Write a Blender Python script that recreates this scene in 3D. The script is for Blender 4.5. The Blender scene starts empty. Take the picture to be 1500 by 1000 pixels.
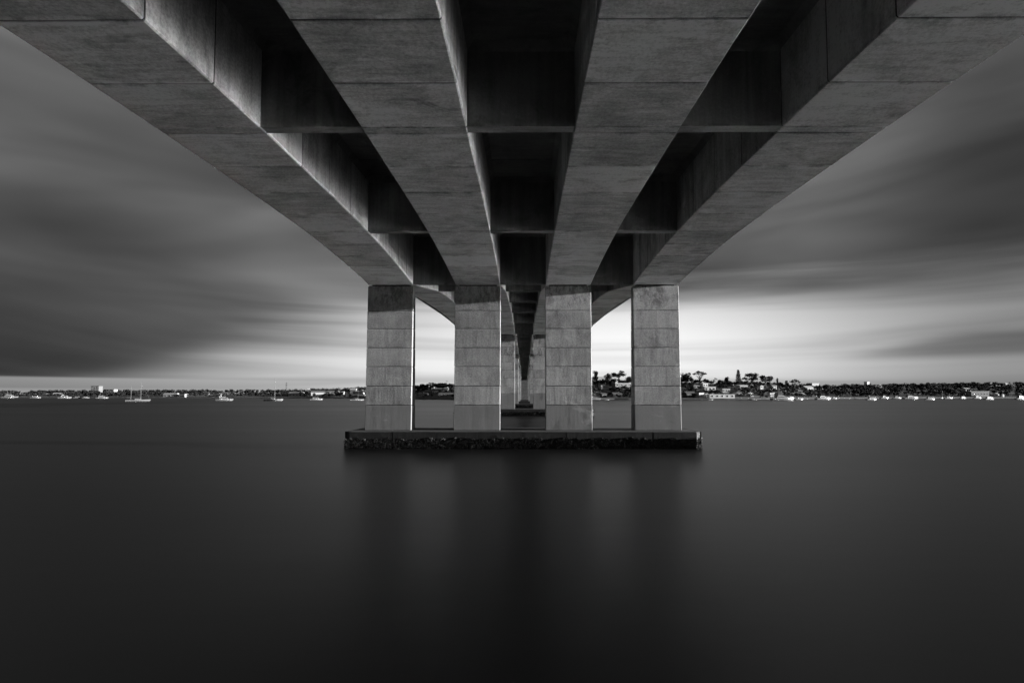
import bpy, math, random, bisect
from mathutils import Vector, Matrix

# ------------------------------------------------------------------ camera, sky, sun, exposure
scene = bpy.context.scene
col = scene.collection
R = math.radians
FPX = 820.0                 # focal length in pixels of the 1500 px wide photograph
CAM = Vector((0.15, 0.0, 4.75))
HORIZON, VPX = 578.0, 768.5

cam_data = bpy.data.cameras.new('camera')
cam = bpy.data.objects.new('camera', cam_data); col.objects.link(cam)
cam_data.sensor_width = 36.0
cam_data.lens = FPX / 1500 * 36.0
PITCH, YAW = 2.9, math.degrees(math.atan(4 / FPX))
cam.location = CAM
cam.rotation_euler = (R(90 + PITCH), 0, R(YAW))
cam_data.shift_y = 36.4 / 1500
cam_data.shift_x = -14.5 / 1500
cam_data.clip_start = 0.1
cam_data.clip_end = 12000
scene.camera = cam

SUN_AZ, SUN_EL = 93.8, 5.6          # clockwise from +Y (the bridge axis), degrees
sun_dir = Vector((math.sin(R(SUN_AZ)) * math.cos(R(SUN_EL)), math.cos(R(SUN_AZ)) * math.cos(R(SUN_EL)), math.sin(R(SUN_EL))))
sd = bpy.data.lights.new('sun', 'SUN'); sd.energy = 5.0; sd.angle = R(0.6); sd.color = (1, 1, 1)
sun = bpy.data.objects.new('sun', sd); col.objects.link(sun)
sun.rotation_euler = sun_dir.to_track_quat('Z', 'Y').to_euler()
sun.location = (200, -30, 60)

world = bpy.data.worlds.new('World'); scene.world = world
world.use_nodes = True


def nodes_of(tree):
    tree.nodes.clear()
    return tree.nodes, tree.links


class NT:
    """tiny helper for building node graphs"""
    def __init__(self, tree):
        self.t = tree; tree.nodes.clear(); self.n = tree.nodes; self.l = tree.links

    def add(self, kind, **kw):
        nd = self.n.new(kind)
        for k, v in kw.items():
            setattr(nd, k, v)
        return nd

    def put(self, sock, v):
        if hasattr(v, 'is_linked') or hasattr(v, 'links'):
            self.l.new(v, sock)
        else:
            sock.default_value = v

    def math(self, op, a, b=None, c=None, clamp=False):
        nd = self.add('ShaderNodeMath', operation=op); nd.use_clamp = clamp
        for i, v in enumerate((a, b, c)):
            if v is not None:
                self.put(nd.inputs[i], v)
        return nd.outputs[0]

    def vmath(self, op, a, b=None):
        nd = self.add('ShaderNodeVectorMath', operation=op)
        self.put(nd.inputs[0], a)
        if b is not None:
            self.put(nd.inputs[1], b)
        return nd.outputs[0]

    def comb(self, x, y, z):
        nd = self.add('ShaderNodeCombineXYZ')
        for i, v in enumerate((x, y, z)):
            self.put(nd.inputs[i], v)
        return nd.outputs[0]

    def sep(self, v):
        nd = self.add('ShaderNodeSeparateXYZ'); self.put(nd.inputs[0], v)
        return nd.outputs

    def noise(self, vec, scale, detail=4, rough=0.5, dist=0.0):
        nd = self.add('ShaderNodeTexNoise')
        self.put(nd.inputs['Vector'], vec); nd.inputs['Scale'].default_value = scale
        nd.inputs['Detail'].default_value = detail; nd.inputs['Roughness'].default_value = rough
        nd.inputs['Distortion'].default_value = dist
        return nd.outputs[0]

    def ramp(self, v, a, b, x=0.0, y=1.0, smooth=True):
        nd = self.add('ShaderNodeMapRange')
        nd.interpolation_type = 'SMOOTHSTEP' if smooth else 'LINEAR'
        for i, q in enumerate((v, a, b, x, y)):
            self.put(nd.inputs[i], q)
        return nd.outputs[0]

    def mix(self, f, a, b):
        # scalar lerp a + f*(b-a)
        d = self.math('SUBTRACT', b, a)
        return self.math('MULTIPLY_ADD', d, f, a)


def build_sky():
    g = NT(world.node_tree)
    sky = g.add('ShaderNodeTexSky', sky_type='NISHITA', sun_disc=False)
    sky.sun_elevation = R(SUN_EL); sky.sun_rotation = R(SUN_AZ)
    sky.air_density = 1.0; sky.dust_density = 2.0; sky.ozone_density = 1.0
    bw = g.add('ShaderNodeRGBToBW'); g.l.new(sky.outputs[0], bw.inputs[0])
    tc = g.add('ShaderNodeTexCoord')
    x, y, z = g.sep(tc.outputs['Generated'])
    zc = g.math('MAXIMUM', z, 0.0)
    el = g.math('MULTIPLY', g.math('ARCSINE', zc), 57.29578)            # degrees
    az = g.math('MULTIPLY', g.math('ARCTAN2', x, y), 57.29578)          # degrees, + right
    # streaked cloud sheet, drawn out along the wind (roughly the bridge axis)
    zp = g.math('ADD', zc, 0.075)
    u = g.math('DIVIDE', x, zp); v = g.math('DIVIDE', y, zp)
    u2 = g.math('MULTIPLY_ADD', v, 0.10, u)
    warp = g.noise(g.comb(u2, g.math('MULTIPLY', v, 0.5), 0.0), 0.35, 2, 0.5)
    us = g.math('MULTIPLY_ADD', g.math('SUBTRACT', warp, 0.5), 1.6, u2)
    n1 = g.noise(g.comb(us, g.math('MULTIPLY', v, 0.13), 3.1), 0.62, 3, 0.42)
    n2 = g.noise(g.comb(g.math('MULTIPLY', az, 0.030), g.math('MULTIPLY', el, 0.13), 7.7), 1.0, 3, 0.5, 0.4)
    n3 = g.noise(g.comb(g.math('MULTIPLY', az, 0.016), g.math('MULTIPLY', el, 0.48), 1.3), 1.0, 3, 0.45, 0.5)
    n4 = g.noise(g.comb(g.math('MULTIPLY', az, 0.035), g.math('MULTIPLY_ADD', az, 0.02, g.math('MULTIPLY', el, 0.42)), 9.3), 1.0, 3, 0.5, 0.5)
    # lighter gap under the cloud sheet, widest beyond the bridge
    soft = g.ramp(az, -14.0, 8.0)
    wl_ = g.ramp(az, -43.0, 2.0, 0.9, 9.2)
    stk = g.math('MULTIPLY_ADD', g.math('SUBTRACT', n3, 0.5), g.ramp(wl_, 1.4, 3.5, 0.2, 1.6), 1.0)
    eL = g.math('MULTIPLY', wl_, stk)
    gapL = g.math('EXPONENT', g.math('MULTIPLY', g.math('POWER', g.math('DIVIDE', el, g.math('MAXIMUM', eL, 0.3)), g.ramp(az, -42.0, -20.0, 2.4, 1.6)), -1.0))
    edge = g.math('ADD', g.math('MULTIPLY_ADD', g.math('SUBTRACT', n4, 0.5), 5.0, 11.0), g.math('MULTIPLY', g.math('SUBTRACT', n3, 0.5), 1.5))
    gapR = g.math('SUBTRACT', 1.0, g.ramp(el, g.math('MULTIPLY', edge, 0.66), g.math('MULTIPLY', edge, 1.12)))
    gap = g.mix(soft, gapL, gapR)
    side = g.math('MULTIPLY', g.ramp(az, -40.0, -6.0, 0.56, 1.0), g.ramp(az, 10.0, 43.0, 1.0, 0.26))
    thin = g.ramp(n3, 0.32, 0.66, 0.76, 1.12)
    high = g.ramp(el, 3.0, 11.0, 1.0, g.mix(soft, 1.0, 0.66))
    bright = g.math('MULTIPLY', g.math('MULTIPLY', g.math('MULTIPLY', side, thin), high), 0.96)
    # a bank of thin grey cloud low down towards the right
    top = g.math('MULTIPLY_ADD', g.math('SUBTRACT', n4, 0.5), 1.0, g.ramp(az, 27.0, 40.0, 3.4, 5.2))
    bank = g.math('MULTIPLY', g.ramp(az, 25.0, 37.0), g.math('MULTIPLY', g.ramp(el, 2.6, 3.5), g.math('SUBTRACT', 1.0, g.ramp(el, g.math('SUBTRACT', top, 0.7), g.math('ADD', top, 0.5)))))
    bright = g.math('MULTIPLY', bright, g.math('MULTIPLY_ADD', bank, -0.5, 1.0))
    # cloud sheet luminance: heaviest just above the gap, thinner overhead
    sheet = g.ramp(el, 8.0, 27.0, 0.070, 0.150)
    pale = g.math('MULTIPLY', g.ramp(el, 12.0, 17.0), g.math('MULTIPLY', g.ramp(az, 6.0, 16.0), g.math('SUBTRACT', 1.0, g.ramp(az, 26.0, 40.0))))
    sheet = g.math('MULTIPLY', sheet, g.math('MULTIPLY_ADD', pale, 0.45, 1.0))
    sheet = g.math('MULTIPLY', sheet, g.ramp(n1, 0.28, 0.72, 0.74, 1.30))
    sheet = g.math('MULTIPLY', sheet, g.ramp(n2, 0.25, 0.75, 0.58, 1.45))
    sheet = g.math('MULTIPLY', sheet, g.ramp(az, 26.0, 42.0, 1.0, 0.50))
    liftw = g.math('MULTIPLY', g.ramp(az, -42.0, -14.0), g.math('MULTIPLY', g.math('SUBTRACT', 1.0, g.ramp(az, -6.0, 6.0)), g.math('SUBTRACT', 1.0, g.ramp(el, 8.0, 20.0))))
    sheet = g.math('MULTIPLY', sheet, g.math('MULTIPLY_ADD', liftw, 1.9, 1.0))
    lum = g.mix(gap, sheet, bright)
    # narrow clear strip under the straight lower edge of the cloud deck at left
    base_e = g.math('MULTIPLY_ADD', g.math('SUBTRACT', n3, 0.5), 0.35, 1.40)
    strip = g.math('MULTIPLY', g.math('SUBTRACT', 1.0, g.ramp(el, g.math('SUBTRACT', base_e, 0.12), g.math('ADD', base_e, 0.10))), g.math('SUBTRACT', 1.0, g.ramp(az, -16.0, -4.0)))
    lum = g.mix(strip, lum, g.math('MAXIMUM', lum, g.ramp(az, -46.0, -18.0, 0.34, 0.62)))
    # the physical sky gives the smooth part: brighter towards the sun, dimmer away from it
    base = g.math('POWER', g.math('MAXIMUM', g.math('MULTIPLY', bw.outputs[0], 0.10), 0.0001), 0.35)
    lum = g.math('MULTIPLY', lum, g.math('MULTIPLY', base, SKY_GAIN))
    cc = g.comb(lum, lum, lum)
    bg = g.add('ShaderNodeBackground'); g.put(bg.inputs[0], cc); bg.inputs[1].default_value = 1.0
    out = g.add('ShaderNodeOutputWorld'); g.l.new(bg.outputs[0], out.inputs[0])


SKY_GAIN = 0.60
build_sky()

scene.view_settings.view_transform = 'Standard'
scene.view_settings.look = 'None'
scene.view_settings.gamma = 1.0
scene.view_settings.exposure = 1.55
scene.view_settings.use_curve_mapping = False
cy = scene.cycles
cy.use_denoising = True
cy.max_bounces = 6; cy.diffuse_bounces = 4; cy.glossy_bounces = 3
cy.caustics_reflective = True; cy.blur_glossy = 0.0
cy.sample_clamp_indirect = 0.0
cy.use_adaptive_sampling = True; cy.adaptive_threshold = 0.015


# ------------------------------------------------------------------ helpers
def tag(o, label=None, cat=None, group=None, kind=None):
    if label: o['label'] = label
    if cat: o['category'] = cat
    if group: o['group'] = group
    if kind: o['kind'] = kind
    return o


def empty(name, loc=(0, 0, 0), rz=0.0, parent=None):
    o = bpy.data.objects.new(name, None); col.objects.link(o)
    o.location = loc; o.rotation_euler = (0, 0, rz); o.empty_display_size = 0.5
    if parent: o.parent = parent
    return o


def link(name, me, parent=None, loc=(0, 0, 0), rz=0.0, scale=None):
    o = bpy.data.objects.new(name, me); col.objects.link(o)
    o.location = loc; o.rotation_euler = (0, 0, rz)
    if scale is not None: o.scale = scale
    if parent: o.parent = parent
    return o


class Geo:
    def __init__(self):
        self.v = []; self.f = []

    def add(self, vs, fs):
        b = len(self.v); self.v += [tuple(p) for p in vs]; self.f += [tuple(i + b for i in q) for q in fs]
        return self

    def hexa(self, p):      # 8 points: bottom loop 0-3, top loop 4-7
        return self.add(p, [(3, 2, 1, 0), (4, 5, 6, 7), (0, 1, 5, 4), (1, 2, 6, 5), (2, 3, 7, 6), (3, 0, 4, 7)])

    def box(self, x0, x1, y0, y1, z0, z1):
        return self.hexa([(x0, y0, z0), (x1, y0, z0), (x1, y1, z0), (x0, y1, z0), (x0, y0, z1), (x1, y0, z1), (x1, y1, z1), (x0, y1, z1)])

    def sweep(self, sections, caps=True):
        n = len(sections[0]); b = len(self.v)
        for s in sections: self.v += [tuple(p) for p in s]
        for k in range(len(sections) - 1):
            for i in range(n):
                j = (i + 1) % n
                self.f.append((b + k * n + i, b + k * n + j, b + (k + 1) * n + j, b + (k + 1) * n + i))
        if caps:
            self.f.append(tuple(b + i for i in reversed(range(n))))
            self.f.append(tuple(b + (len(sections) - 1) * n + i for i in range(n)))
        return self

    def tube(self, p0, p1, r0, r1=None, n=6):
        r1 = r0 if r1 is None else r1
        p0, p1 = Vector(p0), Vector(p1)
        q = (p1 - p0).to_track_quat('Z', 'Y')
        ring = lambda c, r: [c + q @ Vector((r * math.cos(a), r * math.sin(a), 0)) for a in [2 * math.pi * i / n for i in range(n)]]
        return self.sweep([ring(p0, r0), ring(p1, r1)])

    def mesh(self, name, mat, smooth=False):
        me = bpy.data.meshes.new(name); me.from_pydata(self.v, [], self.f); me.update()
        if mat: me.materials.append(mat)
        if smooth: me.polygons.foreach_set('use_smooth', [True] * len(me.polygons))
        return me

    def obj(self, name, mat, parent=None, loc=(0, 0, 0), rz=0.0, smooth=False):
        return link(name, self.mesh(name, mat, smooth), parent, loc, rz)


def curve(T, x):
    X = [a for a, b in T]; Y = [b for a, b in T]; n = len(X)
    if x <= X[0]: return Y[0]
    if x >= X[-1]: return Y[-1]
    i = bisect.bisect_right(X, x) - 1
    dl = [(Y[k + 1] - Y[k]) / (X[k + 1] - X[k]) for k in range(n - 1)]

    def m(k):
        if k == 0: return dl[0]
        if k == n - 1: return dl[-1]
        return 0 if dl[k - 1] * dl[k] < 0 else (dl[k - 1] + dl[k]) / 2
    h = X[i + 1] - X[i]; t = (x - X[i]) / h
    return (2 * t**3 - 3 * t * t + 1) * Y[i] + (t**3 - 2 * t * t + t) * h * m(i) + (3 * t * t - 2 * t**3) * Y[i + 1] + (t**3 - t * t) * h * m(i + 1)


# ------------------------------------------------------------------ materials (all neutral greys: a black and white photograph)
def grey_mat(name, v, rough=0.7, var=0.0, scale=1.0, spec=0.5, metal=0.0):
    m = bpy.data.materials.new(name); m.use_nodes = True
    g = NT(m.node_tree)
    p = g.add('ShaderNodeBsdfPrincipled'); o = g.add('ShaderNodeOutputMaterial'); g.l.new(p.outputs[0], o.inputs[0])
    p.inputs['Roughness'].default_value = rough; p.inputs['Metallic'].default_value = metal
    p.inputs['Specular IOR Level'].default_value = spec
    if var:
        geo = g.add('ShaderNodeNewGeometry')
        n = g.noise(geo.outputs['Position'], scale, 4, 0.55)
        isl = geo.outputs['Random Per Island']
        val = g.math('MULTIPLY', v, g.math('MULTIPLY', g.ramp(n, 0.25, 0.75, 1 - var, 1 + var), g.ramp(isl, 0, 1, 1 - var * 0.6, 1 + var * 0.6, False)))
        g.put(p.inputs['Base Color'], g.comb(val, val, val))
    else:
        p.inputs['Base Color'].default_value = (v, v, v, 1)
    return m


def concrete(name, base, tone=0.22, streak=0.5, mott=0.4, grain=0.35, mould_z=None, bump=0.5, seep=1.0):
    m = bpy.data.materials.new(name); m.use_nodes = True
    g = NT(m.node_tree)
    p = g.add('ShaderNodeBsdfPrincipled'); o = g.add('ShaderNodeOutputMaterial'); g.l.new(p.outputs[0], o.inputs[0])
    geo = g.add('ShaderNodeNewGeometry'); oi = g.add('ShaderNodeObjectInfo')
    P = geo.outputs['Position']; px, py, pz = g.sep(P)
    nx, ny, nz = g.sep(geo.outputs['True Normal'])
    flat = g.ramp(g.math('ABSOLUTE', nz), 0.5, 0.8)
    off = g.math('MULTIPLY', oi.outputs['Random'], 37.0)
    # board marks across soffits, rain streaks down upright faces
    hv = g.comb(g.math('MULTIPLY', px, 0.5), g.math('MULTIPLY', py, 3.4), off)
    vv = g.comb(g.math('MULTIPLY', px, 2.3), g.math('MULTIPLY', py, 2.3), g.math('MULTIPLY_ADD', pz, 0.16, off))
    nh = g.noise(hv, 1.0, 7, 0.68, 0.7)
    nv = g.noise(vv, 1.0, 6, 0.62, 0.35)
    ns = g.mix(flat, nv, nh)
    nm = g.noise(g.vmath('ADD', P, g.comb(off, off, 0.0)), 0.42, 5, 0.6, 0.6)
    ng = g.noise(P, 9.0, 5, 0.7)
    nf = g.noise(P, 38.0, 3, 0.6)
    k = g.math('MULTIPLY_ADD', g.math('SUBTRACT', ns, 0.5), 2.2 * streak, 1.0)
    k = g.math('MULTIPLY', k, g.math('MULTIPLY_ADD', g.math('SUBTRACT', nm, 0.5), 2.2 * mott, 1.0))
    k = g.math('MULTIPLY', k, g.math('MULTIPLY_ADD', g.math('SUBTRACT', ng, 0.5), 2.2 * grain, 1.0))
    k = g.math('MULTIPLY', k, g.math('MULTIPLY_ADD', g.math('SUBTRACT', nf, 0.5), 1.2 * grain, 1.0))
    k = g.math('MULTIPLY', k, g.math('MULTIPLY_ADD', g.math('SUBTRACT', oi.outputs['Random'], 0.5), tone, 1.0))
    # seepage along the joints: pale lime and dark damp in turns
    tcg = g.add('ShaderNodeTexCoord'); gx_, gy_, gz_ = g.sep(tcg.outputs['Generated'])
    gj = g.mix(flat, gz_, gy_)
    ej = g.math('MINIMUM', gj, g.math('SUBTRACT', 1.0, gj))
    sn = g.noise(g.vmath('MULTIPLY', P, (1.4, 0.6, 0.6)), 1.3, 5, 0.65, 0.5)
    reach = g.ramp(sn, 0.3, 0.7, 0.01, 0.13, False)
    near = g.math('SUBTRACT', 1.0, g.ramp(ej, 0.0, reach))
    sg_ = g.ramp(g.noise(P, 0.7, 3, 0.6), 0.40, 0.60, -0.34, 0.40)
    k = g.math('MULTIPLY', k, g.math('MULTIPLY_ADD', g.math('MULTIPLY', near, sg_), seep, 1.0))
    # lime bloom where water has run out over the face
    bl = g.noise(g.comb(g.math('MULTIPLY', px, 0.5), g.math('MULTIPLY', py, 1.6), pz), 0.55, 6, 0.7, 1.2)
    k = g.math('MULTIPLY', k, g.ramp(bl, 0.58, 0.74, 1.0, 1.65))
    dk = g.noise(g.comb(g.math('MULTIPLY', px, 0.8), g.math('MULTIPLY', py, 1.1), g.math('MULTIPLY_ADD', pz, 0.5, 11.0)), 0.5, 6, 0.68, 1.0)
    k = g.math('MULTIPLY', k, g.ramp(dk, 0.54, 0.72, 1.0, 0.58))
    if mould_z:      # black mould on the sheltered top blocks
        mz = g.ramp(pz, mould_z - 0.9, mould_z + 0.6)
        sp = g.noise(g.comb(px, py, g.math('MULTIPLY', pz, 0.45)), 3.2, 7, 0.72, 0.3)
        pt = g.noise(P, 0.55, 2, 0.5)
        mk = g.math('MULTIPLY', g.math('MULTIPLY', mz, g.ramp(sp, 0.43, 0.57)), g.ramp(pt, 0.36, 0.56))
        k = g.math('MULTIPLY', k, g.math('MULTIPLY_ADD', mk, -0.52, 1.0))
    val = g.math('MINIMUM', g.math('MAXIMUM', g.math('MULTIPLY', k, base), 0.02), min(0.66, base * 1.5))
    g.put(p.inputs['Base Color'], g.comb(val, val, val))
    p.inputs['Roughness'].default_value = 0.82
    p.inputs['Specular IOR Level'].default_value = 0.3
    b = g.add('ShaderNodeBump'); b.inputs['Strength'].default_value = bump; b.inputs['Distance'].default_value = 0.03
    hh = g.math('ADD', g.math('MULTIPLY', ns, 0.9), g.math('MULTIPLY', ng, 0.6))
    g.put(b.inputs['Height'], hh); g.l.new(b.outputs[0], p.inputs['Normal'])
    return m


M = {}
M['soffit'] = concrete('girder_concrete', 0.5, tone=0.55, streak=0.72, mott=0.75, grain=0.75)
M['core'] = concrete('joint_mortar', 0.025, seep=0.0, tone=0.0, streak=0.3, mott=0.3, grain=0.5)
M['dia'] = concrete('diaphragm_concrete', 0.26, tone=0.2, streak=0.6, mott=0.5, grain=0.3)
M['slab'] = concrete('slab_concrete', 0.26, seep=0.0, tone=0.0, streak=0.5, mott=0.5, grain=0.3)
M['column'] = concrete('column_concrete', 0.35, seep=0.7, tone=0.34, streak=0.42, mott=0.6, grain=0.75, mould_z=13.2)
M['base'] = concrete('base_concrete', 0.24, seep=0.3, tone=0.06, streak=0.2, mott=0.14, grain=0.16, bump=0.25)
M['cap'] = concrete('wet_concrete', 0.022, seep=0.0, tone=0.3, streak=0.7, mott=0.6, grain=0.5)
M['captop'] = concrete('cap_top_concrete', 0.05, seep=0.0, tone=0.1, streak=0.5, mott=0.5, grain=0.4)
M['edge'] = concrete('dark_edge_concrete', 0.09, tone=0.1, streak=0.6, mott=0.5, grain=0.5, seep=0.0)  # darker base tone than the slab, used for both parapets and edge beams
M['rubber'] = grey_mat('bearing_rubber', 0.02, 0.8)


def oyster_mat():
    m = bpy.data.materials.new('oyster_shell'); m.use_nodes = True
    g = NT(m.node_tree)
    p = g.add('ShaderNodeBsdfPrincipled'); o = g.add('ShaderNodeOutputMaterial'); g.l.new(p.outputs[0], o.inputs[0])
    geo = g.add('ShaderNodeNewGeometry')
    r = geo.outputs['Random Per Island']
    z = g.sep(geo.outputs['Position'])[2]
    cl = g.ramp(g.noise(geo.outputs['Position'], 1.6, 4, 0.65), 0.36, 0.66, 0.4, 1.2)
    pale = g.math('MULTIPLY', g.math('MULTIPLY', g.ramp(r, 0.62, 1.0), cl), g.ramp(z, 0.0, 0.9, 0.45, 1.0))
    val = g.mix(pale, 0.012, 0.32)
    g.put(p.inputs['Base Color'], g.comb(val, val, val)); p.inputs['Roughness'].default_value = 0.5
    return m


M['oyster'] = oyster_mat()


def water_mat():
    m = bpy.data.materials.new('still_water'); m.use_nodes = True
    g = NT(m.node_tree)
    p = g.add('ShaderNodeBsdfPrincipled'); o = g.add('ShaderNodeOutputMaterial'); g.l.new(p.outputs[0], o.inputs[0])
    p.inputs['Base Color'].default_value = (0.002, 0.002, 0.002, 1)
    geo = g.add('ShaderNodeNewGeometry')
    P = geo.outputs['Position']; px, py, pz = g.sep(P)
    n = g.noise(g.comb(g.math('MULTIPLY', px, 0.004), g.math('MULTIPLY', py, 0.03), 0.0), 1.0, 4, 0.55, 0.4)
    g.put(p.inputs['Roughness'], g.ramp(n, 0.3, 0.7, 0.345, 0.375))
    p.inputs['IOR'].default_value = 1.33
    p.inputs['Specular IOR Level'].default_value = 0.44
    b = g.add('ShaderNodeBump'); b.inputs['Strength'].default_value = 0.08; b.inputs['Distance'].default_value = 0.08
    w = g.noise(g.comb(g.math('MULTIPLY', px, 0.25), g.math('MULTIPLY', py, 0.6), 0.0), 1.0, 2, 0.5)
    g.put(b.inputs['Height'], w); g.l.new(b.outputs[0], p.inputs['Normal'])
    return m


M['water'] = water_mat()
M['ground'] = grey_mat('hill_ground', 0.05, 0.95, 0.5, 0.08)
M['rock'] = grey_mat('rock', 0.16, 0.9, 0.5, 0.8)
M['leaf'] = grey_mat('leaf_dark', 0.02, 0.8, 0.5, 0.12, spec=0.1)
M['leaf2'] = grey_mat('leaf_mid', 0.024, 0.8, 0.5, 0.12, spec=0.1)
M['bark'] = grey_mat('bark', 0.10, 0.9, 0.3, 2.0)
M['white'] = grey_mat('white_paint', 0.62, 0.5, 0.06, 0.5)
M['pale'] = grey_mat('pale_render', 0.45, 0.7, 0.12, 0.5)
M['mid'] = grey_mat('grey_brick', 0.15, 0.8, 0.25, 0.8)
M['darkwall'] = grey_mat('dark_timber', 0.07, 0.8, 0.3, 0.8)
M['roofd'] = grey_mat('dark_roof', 0.07, 0.8, 0.3, 0.7)
M['roofm'] = grey_mat('grey_roof', 0.14, 0.7, 0.25, 0.7)
M['roofp'] = grey_mat('pale_roof', 0.42, 0.6, 0.12, 0.7)
M['glass'] = grey_mat('window_glass', 0.02, 0.12, spec=0.6)
M['metal'] = grey_mat('grey_metal', 0.2, 0.45, metal=0.6)
M['hull'] = grey_mat('boat_gelcoat', 0.25, 0.25)
M['hulld'] = grey_mat('boat_dark_stripe', 0.04, 0.3)
M['canvas'] = grey_mat('boat_canvas', 0.12, 0.8)

# ------------------------------------------------------------------ water
W = Geo()
W.add([(-6000, -900, 0), (6000, -900, 0), (6000, 9000, 0), (-6000, 9000, 0)], [(0, 1, 2, 3)])
tag(W.obj('water', M['water']), kind='structure')

# ------------------------------------------------------------------ bridge geometry along the axis (heights above the camera fitted from the photograph)
SL = [(-40, 11.6), (-15, 12.55), (0, 13.15), (22, 13.97), (36.8, 14.51), (52, 15.14), (67, 15.9), (90, 17.0), (110, 17.9), (128.4, 18.7),
      (166, 19.4), (204.8, 19.6), (243, 19.7), (281, 19.57), (319, 19.0), (357, 18.2), (410, 16.6), (450, 15.4)]
DT = [(0, 4.86), (3, 4.58), (7, 4.2), (11, 3.82), (15, 3.46), (22, 3.12), (27, 3.03), (38.2, 2.9)]
PIERS = [52.0, 128.4, 204.8, 281.2, 357.6]
SUP = [-2.0] + PIERS + [411.0]
slab = lambda y: CAM.z + curve(SL, y)
SOFF1 = [(-14, 7.4), (-2, 8.75), (5, 9.5), (10, 9.95), (14, 10.22), (18.3, 10.44), (21.9, 10.57), (26, 10.69), (31.6, 10.82), (36.9, 10.87), (40.5, 10.82), (44.5, 10.69), (48.9, 10.50), (52, 10.28)]


def soff(y):
    if y < 52.0: return CAM.z + curve(SOFF1, y)
    return slab(y) - curve(DT, min(abs(y - s) for s in SUP))

GX = [-12.41, -4.23, 4.23, 12.41]        # girder centre lines
GW = 2.1                                 # half width
TIP = 18.65                              # deck edge

deck = empty('bridge_deck', (0, 0, 0))
tag(deck, 'concrete bridge deck on four deep haunched girders, spanning overhead from pier to pier', 'bridge')

# stations of the segment joints
bays = [(-2.0, 6.7, 3), (6.7, 21.65, 4), (21.65, 36.85, 4), (36.85, 52.0, 5)]
for a, b in zip(PIERS[:-1], PIERS[1:]):
    L = (b - a) / 5
    for k in range(5):
        bays.append((a + k * L, a + (k + 1) * L, 4))
L = (411.0 - PIERS[-1]) / 4
for k in range(4):
    bays.append((PIERS[-1] + k * L, PIERS[-1] + (k + 1) * L, 4))
stations = []
joints = [-2.0, 1.05, 4.5, 7.95, 11.4, 14.85, 18.3, 21.65, 22.2, 25.75, 29.4, 33.1, 36.85]
for a, b in zip(joints[:-1], joints[1:]):
    stations.append((a, b))
for a, b, n in bays[3:]:
    for k in range(n):
        stations.append((a + (b - a) * k / n, a + (b - a) * (k + 1) / n))
seg_limit = 128.5
random.seed(4)


def section(y, w, dz, ch):
    zb = soff(y) + dz; zt = slab(y) + 0.02
    return [(-w, y, zb + ch), (-w + ch, y, zb), (w - ch, y, zb), (w, y, zb + ch), (w, y, zt), (-w, y, zt)]


seg_meshes = []
for (a, b) in stations:
    if b > seg_limit: break
    ga = 0.042
    ys = [a + ga, (a + b) / 2, b - ga]
    gm = Geo().sweep([section(y, GW, 0.0, 0.05) for y in ys])
    seg_meshes.append(gm.mesh('concrete_segment', M['soffit']))
core_y = []
y = -2.0
while y < 411.0:
    core_y.append(y); y += 2.4 if y < 130 else 4.8
core_y.append(411.0)
core_mesh = Geo().sweep([section(y, GW - 0.014, 0.035, 0.05) if y < seg_limit else section(y, GW, 0.0, 0.05) for y in core_y]).mesh('girder', None)
core_mesh.materials.append(M['core']); core_mesh.materials.append(M['soffit'])
for pol in core_mesh.polygons:
    if pol.center.y > seg_limit: pol.material_index = 1
for gi, gx in enumerate(GX):
    gd = link('girder', core_mesh, deck, (gx, 0, 0))
    for me in seg_meshes:
        link('concrete_segment', me, gd, (random.uniform(-.006, .006), 0, random.uniform(-.004, .004)))

# diaphragms between the girders
gaps = [(GX[0] + GW, GX[1] - GW), (GX[1] + GW, GX[2] - GW), (GX[2] + GW, GX[3] - GW)]
dia_y = sorted(set([round(b[0], 3) for b in bays[1:]] + [411.0]))
for s in dia_y:
    th = 0.55 if s not in PIERS else 0.9
    g = Geo()
    hw = (gaps[0][1] - gaps[0][0]) / 2 - 0.004
    hw1 = (gaps[1][1] - gaps[1][0]) / 2 - 0.004
    zz0, zz1 = soff(s) + 0.03, soff(s + th) + 0.03
    t0, t1 = slab(s) + 0.01, slab(s + th) + 0.01

    def dmesh(h):
        q = Geo()
        q.hexa([(-h, s, zz0), (h, s, zz0), (h, s + th, zz1), (-h, s + th, zz1), (-h, s, t0), (h, s, t0), (h, s + th, t1), (-h, s + th, t1)])
        # fillet under the slab in front of the diaphragm
        q.sweep([[(-h, s - 0.32, slab(s - .32) + .02), (-h, s + .01, t0 - .34), (-h, s + .01, t0)], [(h, s - 0.32, slab(s - .32) + .02), (h, s + .01, t0 - .34), (h, s + .01, t0)]])
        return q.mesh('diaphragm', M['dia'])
    ma, mb = dmesh(hw), dmesh(hw1)
    for gi, (x0, x1) in enumerate(gaps):
        link('diaphragm', mb if gi == 1 else ma, deck, ((x0 + x1) / 2, 0, 0))


# slab: underside with fillets against the girders, cantilevers outside, road on top
def slab_section(y):
    z = slab(y); f = 0.28; pts = []
    right = []
    # from centre to the right edge, underside
    right += [(0, z), (GX[2] - GW - f, z), (GX[2] - GW, z - f), (GX[2] - GW + .02, z + .015), (GX[2] + GW - .02, z + .015), (GX[2] + GW, z - f), (GX[2] + GW + f, z),
              (GX[3] - GW - f, z), (GX[3] - GW, z - f), (GX[3] - GW + .02, z + .015), (GX[3] + GW - .02, z + .015), (GX[3] + GW, z - .2), (TIP - .35, z - .2)]
    top = [(TIP - .35, z + .42), (0, z + .60)]
    loop = [(x, y, h) for x, h in right] + [(x, y, h) for x, h in top] + [(-x, y, h) for x, h in top[:1]] + [(-x, y, h) for x, h in reversed(right[1:])]
    return loop


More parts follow.
